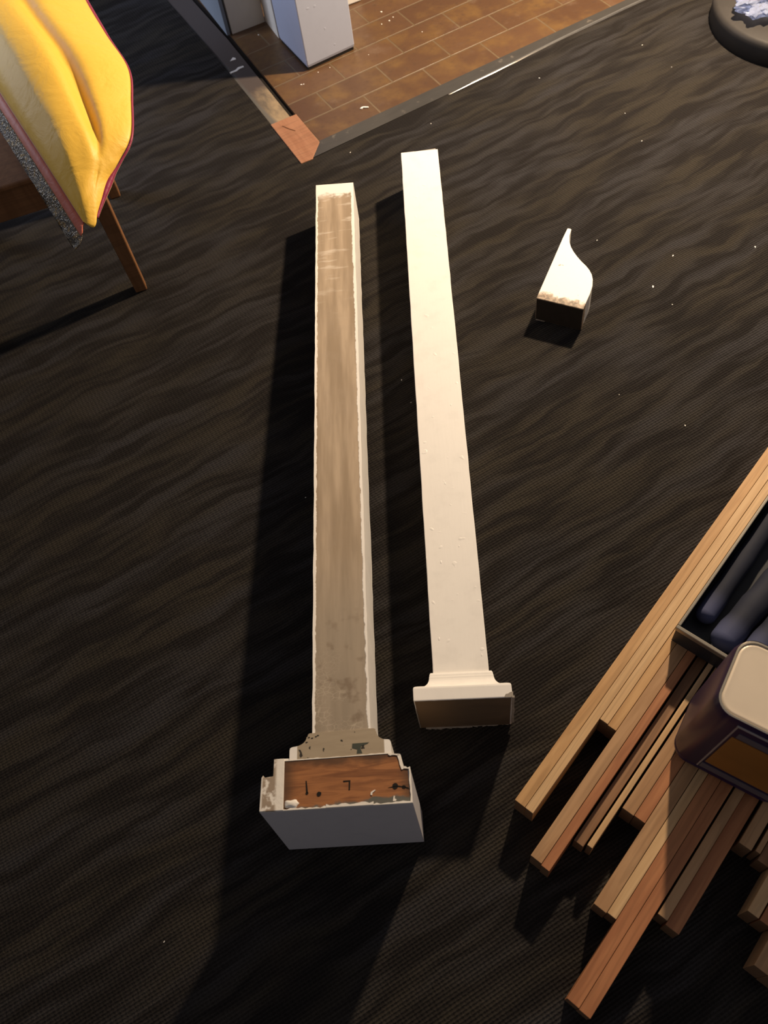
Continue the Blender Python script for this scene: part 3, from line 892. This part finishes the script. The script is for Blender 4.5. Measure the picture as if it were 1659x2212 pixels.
# ---------------------------------------------------------------- stool with draped yellow cloth
M_stool = mat_wood('stool_wood', (0.250, 0.118, 0.050, 1), (0.180, 0.080, 0.032, 1), False, 0.5, (40, 40, 5))
ST = empty('stool', (-0.487, 1.752, 0), (0, 0, math.radians(9)))
tag(ST, 'brown wooden stool mostly hidden under the yellow cloth, upper left', 'stool')
for (lx, ly) in ((0, 0), (-0.40, 0), (0, 0.40), (-0.40, 0.40)):
    bm = bmesh.new()
    loft(bm, [[(lx + sx * hw, ly + sy * hw, z) for sx, sy in ((-1, -1), (1, -1), (1, 1), (-1, 1))] for z, hw in ((0, 0.015), (0.2, 0.0175), (0.375, 0.020))])
    make_obj('leg', bm, M_stool, ST, bevel=0.003)
for x0_, x1_, y0_, y1_ in ((-0.38, -0.02, -0.012, 0.012), (-0.38, -0.02, 0.388, 0.412), (-0.012, 0.012, 0.02, 0.38), (-0.412, -0.388, 0.02, 0.38)):
    bm = bmesh.new()
    box(bm, x0_, x1_, y0_, y1_, 0.300, 0.374)
    make_obj('apron', bm, M_stool, ST, bevel=0.002)
bm = bmesh.new()
prism(bm, rrect(-0.425, 0.025, -0.025, 0.425, 0.03), 0.375, 0.389)
make_obj('seat', bm, M_stool, ST, bevel=0.004)

# camera-independent cloth: world-space rails of its two long edges
CLOTH_L = [(-1.0196, 2.9401, 0.5), (-0.7657, 2.2718, 0.49), (-0.63, 1.9175, 0.47), (-0.5376, 1.6835, 0.44), (-0.4924, 1.5691, 0.415), (-0.4684, 1.5102, 0.4)]
CLOTH_R = [(-0.5916, 2.8528, 0.5), (-0.451, 2.2617, 0.495), (-0.3888, 2.0383, 0.485), (-0.3422, 1.8928, 0.475), (-0.3424, 1.7826, 0.462), (-0.3502, 1.6831, 0.45), (-0.3793, 1.6359, 0.435), (-0.411, 1.5952, 0.42), (-0.4437, 1.517, 0.402)]
def rail(pts, t):
    # Catmull-Rom through equally weighted control points
    n = len(pts) - 1
    s = min(max(t * n, 0), n - 1e-6); i = int(s); u = s - i
    P = [Vector(pts[max(0, min(n, i + k_))]) for k_ in (-1, 0, 1, 2)]
    return 0.5 * ((2 * P[1]) + (-P[0] + P[2]) * u + (2 * P[0] - 5 * P[1] + 4 * P[2] - P[3]) * u * u + (-P[0] + 3 * P[1] - 3 * P[2] + P[3]) * u ** 3)
def cloth_point(s, t):
    l, r = rail(CLOTH_L, t), rail(CLOTH_R, t)
    p = l.lerp(r, s)
    wdt = (r - l).length
    bulge = 0.25 * wdt * (math.sin(math.pi * s ** 0.62)) ** 0.85
    tip = max(0.0, min(1.0, (1.0 - t) / 0.22))
    g1 = max(0.0, min(1.0, (0.74 - t) / 0.16))
    fold = (-0.024 * math.exp(-((s - 0.46 - 0.26 * t) / (0.060 + 0.03 * (1 - t))) ** 2) * g1
            - 0.006 * math.exp(-((s - 0.12) / 0.07) ** 2)
            - 0.004 * math.exp(-((s - 0.66) / 0.05) ** 2) * max(0.0, 1 - abs(t - 0.82) / 0.10)
            + 0.0012 * math.sin(17 * s + 6 * t) * math.sin(9 * t + 2)
            - 0.004 * math.exp(-((t - 0.93 + 0.05 * s) / 0.018) ** 2) * math.exp(-((s - 0.3) / 0.2) ** 2)) * (0.3 + 0.7 * tip)
    fade = min(1.0, 4 * s, 4 * (1 - s), 6 * (1.02 - t))
    p = p + (r - l).cross(Vector((0, 0, 1))).normalized() * (0.016 * 4 * s * (1 - s) * max(0.0, (t - 0.86) / 0.14) ** 2) + Vector((0, 0, -0.014 * 4 * s * (1 - s) * max(0.0, (t - 0.9) / 0.1) ** 2))
    return p + Vector((0.15, -0.10, 1)).normalized() * (bulge + fold * fade)
def mat_silk(name, c, c2):
    k = NT(name, 0.5, 0.4)
    v = k.coord()
    n = k.noise(k.coord(scale=(120, 120, 30)), 1.0, 3)
    cr = k.noise(v, 16.0, 4, 0.55, 0.6)
    k.color(k.mix(n, c, c2))
    k.b.inputs['Sheen Weight'].default_value = 0.4
    k.b.inputs['Sheen Roughness'].default_value = 0.4
    k.b.inputs['Sheen Tint'].default_value = (1, 0.85, 0.45, 1)
    k.bump(k.math('ADD', k.math('MULTIPLY', n, 0.05), cr), 0.35, 0.010)
    return k.m
CL = empty('draped_cloth', (-0.48, 1.85, 0.42))
tag(CL, 'shiny yellow silk cloth with pink edging draped over the stool', 'cloth')
cinv = Vector((-0.48, 1.85, 0.42))
def surf(bm, fn, ns, nt):
    g = [[bm.verts.new(fn(i / ns, j / nt) - cinv) for i in range(ns + 1)] for j in range(nt + 1)]
    for j in range(nt):
        for i in range(ns):
            bm.faces.new((g[j][i], g[j][i + 1], g[j + 1][i + 1], g[j + 1][i]))
def cloth_obj(name, fn, ns, nt, mat, thick):
    bm = bmesh.new()
    surf(bm, fn, ns, nt)
    o = make_obj(name, bm, mat, CL, smooth=True)
    md = o.modifiers.new('thick', 'SOLIDIFY'); md.thickness = thick; md.offset = 0
    return o
cloth_obj('silk_panel', cloth_point, 70, 110, mat_silk('yellow_silk', (0.90, 0.56, 0.075, 1), (0.84, 0.50, 0.055, 1)), 0.003)
OUT = Vector((-0.010, -0.026, -0.016)); OUT2 = Vector((-0.024, -0.056, -0.040))
def pink_fn(s, t):
    e = cloth_point(0, t)
    s = s * min(1.0, (1.04 - t) / 0.06)
    return e + OUT * s + Vector((0, 0, 0.004 * math.sin(math.pi * s) - 0.0015))
M_pink = mat_silk('salmon_pink_border', (0.62, 0.17, 0.10, 1), (0.50, 0.11, 0.075, 1))
tag(cloth_obj('pink_border', pink_fn, 6, 90, M_pink, 0.003), 'salmon pink border strip')
def mat_sequin():
    k = NT('sequin_trim', 0.32, 0.6)
    vo = k.n('ShaderNodeTexVoronoi')
    k.l(k.coord(), vo.inputs['Vector']); vo.inputs['Scale'].default_value = 260.0
    c = k.mix(k.step(vo.outputs['Color'], 0.3, 0.8), (0.085, 0.075, 0.060, 1), (0.25, 0.21, 0.15, 1))
    c = k.mix(k.step(k.noise(k.coord(), 90, 2), 0.55, 0.65), c, (0.30, 0.20, 0.08, 1))
    k.color(c)
    k.b.inputs['Metallic'].default_value = 0.5
    k.bump(vo.outputs['Distance'], 0.9, 0.002)
    return k.m
def seq_fn(s, t):
    kk = min(1.0, (1.02 - t) / 0.10)
    e = cloth_point(0, t) + OUT * min(1.0, (1.04 - t) / 0.06)
    s = s * kk
    return e + (OUT2 - OUT) * s + Vector((0.0, 0.0, 0.006 * math.sin(2 * math.pi * (s + 9 * t)) * s))
tag(cloth_obj('sequin_trim', seq_fn, 8, 90, mat_sequin(), 0.002), 'grey glittering sequin trim')
M_magenta = mat_silk('magenta_piping', (0.30, 0.018, 0.075, 1), (0.22, 0.012, 0.055, 1))
def tube(name, pts, r, mat, seg=8):
    bm = bmesh.new()
    rg = []
    for i, p in enumerate(pts):
        d = (pts[min(i + 1, len(pts) - 1)] - pts[max(i - 1, 0)]).normalized()
        u = d.cross(Vector((0, 0, 1))).normalized(); v_ = d.cross(u)
        rr = r(i / (len(pts) - 1)) if callable(r) else r
        rg.append([p + u * rr * math.cos(2 * math.pi * k_ / seg) + v_ * rr * math.sin(2 * math.pi * k_ / seg) - cinv for k_ in range(seg)])
    loft(bm, rg)
    return make_obj(name, bm, mat, CL, smooth=True)
tube('piping', [cloth_point(1, i / 90) + Vector((0.002, 0, -0.004)) for i in range(91)], lambda t: 0.0026 + 0.0045 * math.exp(-((t - 0.88) / 0.06) ** 2) + 0.003 * math.exp(-((t - 0.18) / 0.10) ** 2), M_magenta)
tube('piping', [cloth_point(0, i / 90) + Vector((0, -0.001, -0.001)) for i in range(91)], 0.0022, M_magenta)

# ---------------------------------------------------------------- floor lamp foot at the upper right, with crumpled clear wrap on it
FL = empty('floor_lamp', (1.481, 2.272, 0))
tag(FL, 'round black lamp foot with dark rim at the top right corner', 'lamp')
M_black = mat_plain('black_lamp_foot', (0.020, 0.018, 0.016, 1), 0.42, 0.45, 0, 0.3, 9)
bm = bmesh.new()
prof = [(0.2577, 0.0), (0.2577, 0.050), (0.254, 0.058), (0.246, 0.062), (0.20, 0.063), (0.10, 0.064), (0.03, 0.066), (0.016, 0.075)]
loft(bm, [[(r * math.cos(2 * math.pi * k_ / 64), r * math.sin(2 * math.pi * k_ / 64), z) for k_ in range(64)] for r, z in prof])
make_obj('base', bm, mat_plain('worn_black_foot', (0.034, 0.030, 0.027, 1), 0.6, 0.3, 0, 0.5, 12), FL, smooth=True)
bm = bmesh.new()
loft(bm, [[(0.012 * math.cos(2 * math.pi * k_ / 16), 0.012 * math.sin(2 * math.pi * k_ / 16), z) for k_ in range(16)] for z in (0.045, 1.28)])
make_obj('pole', bm, M_black, FL, smooth=True)
k = NT('clear_plastic', 0.06, 0.5)
k.b.inputs['Transmission Weight'].default_value = 0.75
k.b.inputs['IOR'].default_value = 1.45
k.color((0.62, 0.70, 0.95, 1))
bm = bmesh.new()
bmesh.ops.create_icosphere(bm, subdivisions=4, radius=1)
random.seed(11)
for v_ in bm.verts:
    c_ = v_.co.copy()
    f_ = 1 + 0.22 * math.sin(9 * c_.x + 3 * c_.z) * math.cos(8 * c_.y) + random.uniform(-0.10, 0.10)
    v_.co = Vector((c_.x * 0.085 * f_, c_.y * 0.060 * f_, 0.028 + c_.z * 0.027 * f_))
wr = make_obj('plastic_wrap', bm, k.m)
wr.location = (1.341, 2.263, 0.0640)
wr.rotation_euler = (0, 0, 0.5)
tag(wr, 'crumpled clear bluish plastic wrap glinting on the black lamp foot', 'plastic wrap')

# ---------------------------------------------------------------- paint flakes
M_flake = mat_plain('white_flake', (0.80, 0.76, 0.70, 1), 0.6, 0.3)
def flake(x, y, r, z, lab, grp, ang=None, asp=2.0, name='paint_flake'):
    bm = bmesh.new()
    n = 7
    a0 = random.uniform(0, 6.28) if ang is None else ang
    pts = []
    for i in range(n):
        t = 2 * math.pi * i / n
        px_, py_ = r * asp * math.cos(t) * random.uniform(0.7, 1.1), r * math.sin(t) * random.uniform(0.6, 1.2)
        pts.append((px_ * math.cos(a0) - py_ * math.sin(a0), px_ * math.sin(a0) + py_ * math.cos(a0)))
    prism(bm, pts, 0.0, 0.0012)
    o = make_obj(name, bm, M_flake)
    o.location = (x, y, z)
    tag(o, lab, 'paint flake', grp)
    return o
random.seed(3)
FC = 'tiny white paint flake lying loose on the dark carpet'
for x, y, r in ((0.653, 0.986, 0.0016), (0.803, 1.467, 0.0022), (0.992, 1.439, 0.0022), (0.747, 1.318, 0.0012), (0.102, 1.269, 0.0014),
                (0.651, 1.571, 0.0014), (0.876, 1.897, 0.0016), (-0.155, 1.011, 0.0012), (-0.495, 0.222, 0.0012), (0.873, 2.024, 0.0014),
                (0.36, 2.16, 0.0015), (0.12, 2.11, 0.0018), (0.70, 2.26, 0.0016), (1.02, 2.31, 0.0016), (0.11, 1.20, 0.0009), (0.55, 1.10, 0.0009), (1.06, 2.18, 0.0012)):
    flake(x, y, r * 0.75, 0.0, FC, 'paint flakes on the carpet', asp=1.9)
flake(0.725, 1.384, 0.0026, 0.0, 'largest white flake on the carpet, right of the curved offcut', 'paint flakes on the carpet', 1.4, 1.6)
FT = 'tiny white paint chip on the brown floor tiles'
for x, y, r in ((0.125, 2.537, 0.0016), (0.029, 2.481, 0.0022), (0.036, 2.480, 0.0018), (0.087, 2.526, 0.0014), (0.330, 2.78, 0.003), (0.345, 2.72, 0.0026),
                (0.360, 2.735, 0.002), (0.318, 2.71, 0.002), (0.43, 2.62, 0.0014), (0.25, 2.56, 0.0012), (-0.07, 2.80, 0.002), (0.38, 2.31, 0.0014)):
    flake(x, y, r, -0.002, FT, 'paint chips on the tiles', asp=1.4)
bm = bmesh.new()
pts = [(-0.013, -0.002), (-0.008, 0.004), (-0.002, 0.005), (0.004, 0.003), (0.013, -0.001), (0.012, -0.005), (0.004, -0.003), (-0.003, 0.000), (-0.008, -0.004)]
prism(bm, pts, 0.0, 0.003)
o = make_obj('paint_flake', bm, M_flake, bevel=0.0006)
o.location = (0.192, 2.301, -0.002)
tag(o, 'white curled paint scrap on the front row of brown tiles', 'paint flake')
bm = bmesh.new()
prism(bm, [(-0.030, -0.012), (-0.022, -0.014), (-0.010, -0.004), (0.006, 0.000), (0.016, 0.010), (0.030, 0.014), (0.028, 0.022), (0.012, 0.020), (0.002, 0.008), (-0.012, 0.004), (-0.026, -0.006)], 0.0, 0.0015)
o = make_obj('paint_splash', bm, M_flake)
o.location = (-0.163, 2.625, -0.003)
tag(o, 'white paint splash on the bare strip left of the pillar', 'paint splash')
bm = bmesh.new()
prism(bm, [(-0.010, -0.008), (0.010, -0.004), (0.008, 0.004), (0.000, 0.010)], 0.0, 0.0015)
o = make_obj('paint_splash', bm, M_flake)
o.location = (-0.163, 2.695, -0.003)
tag(o, 'small white paint patch beside the tiles, behind the bigger splash', 'paint splash')
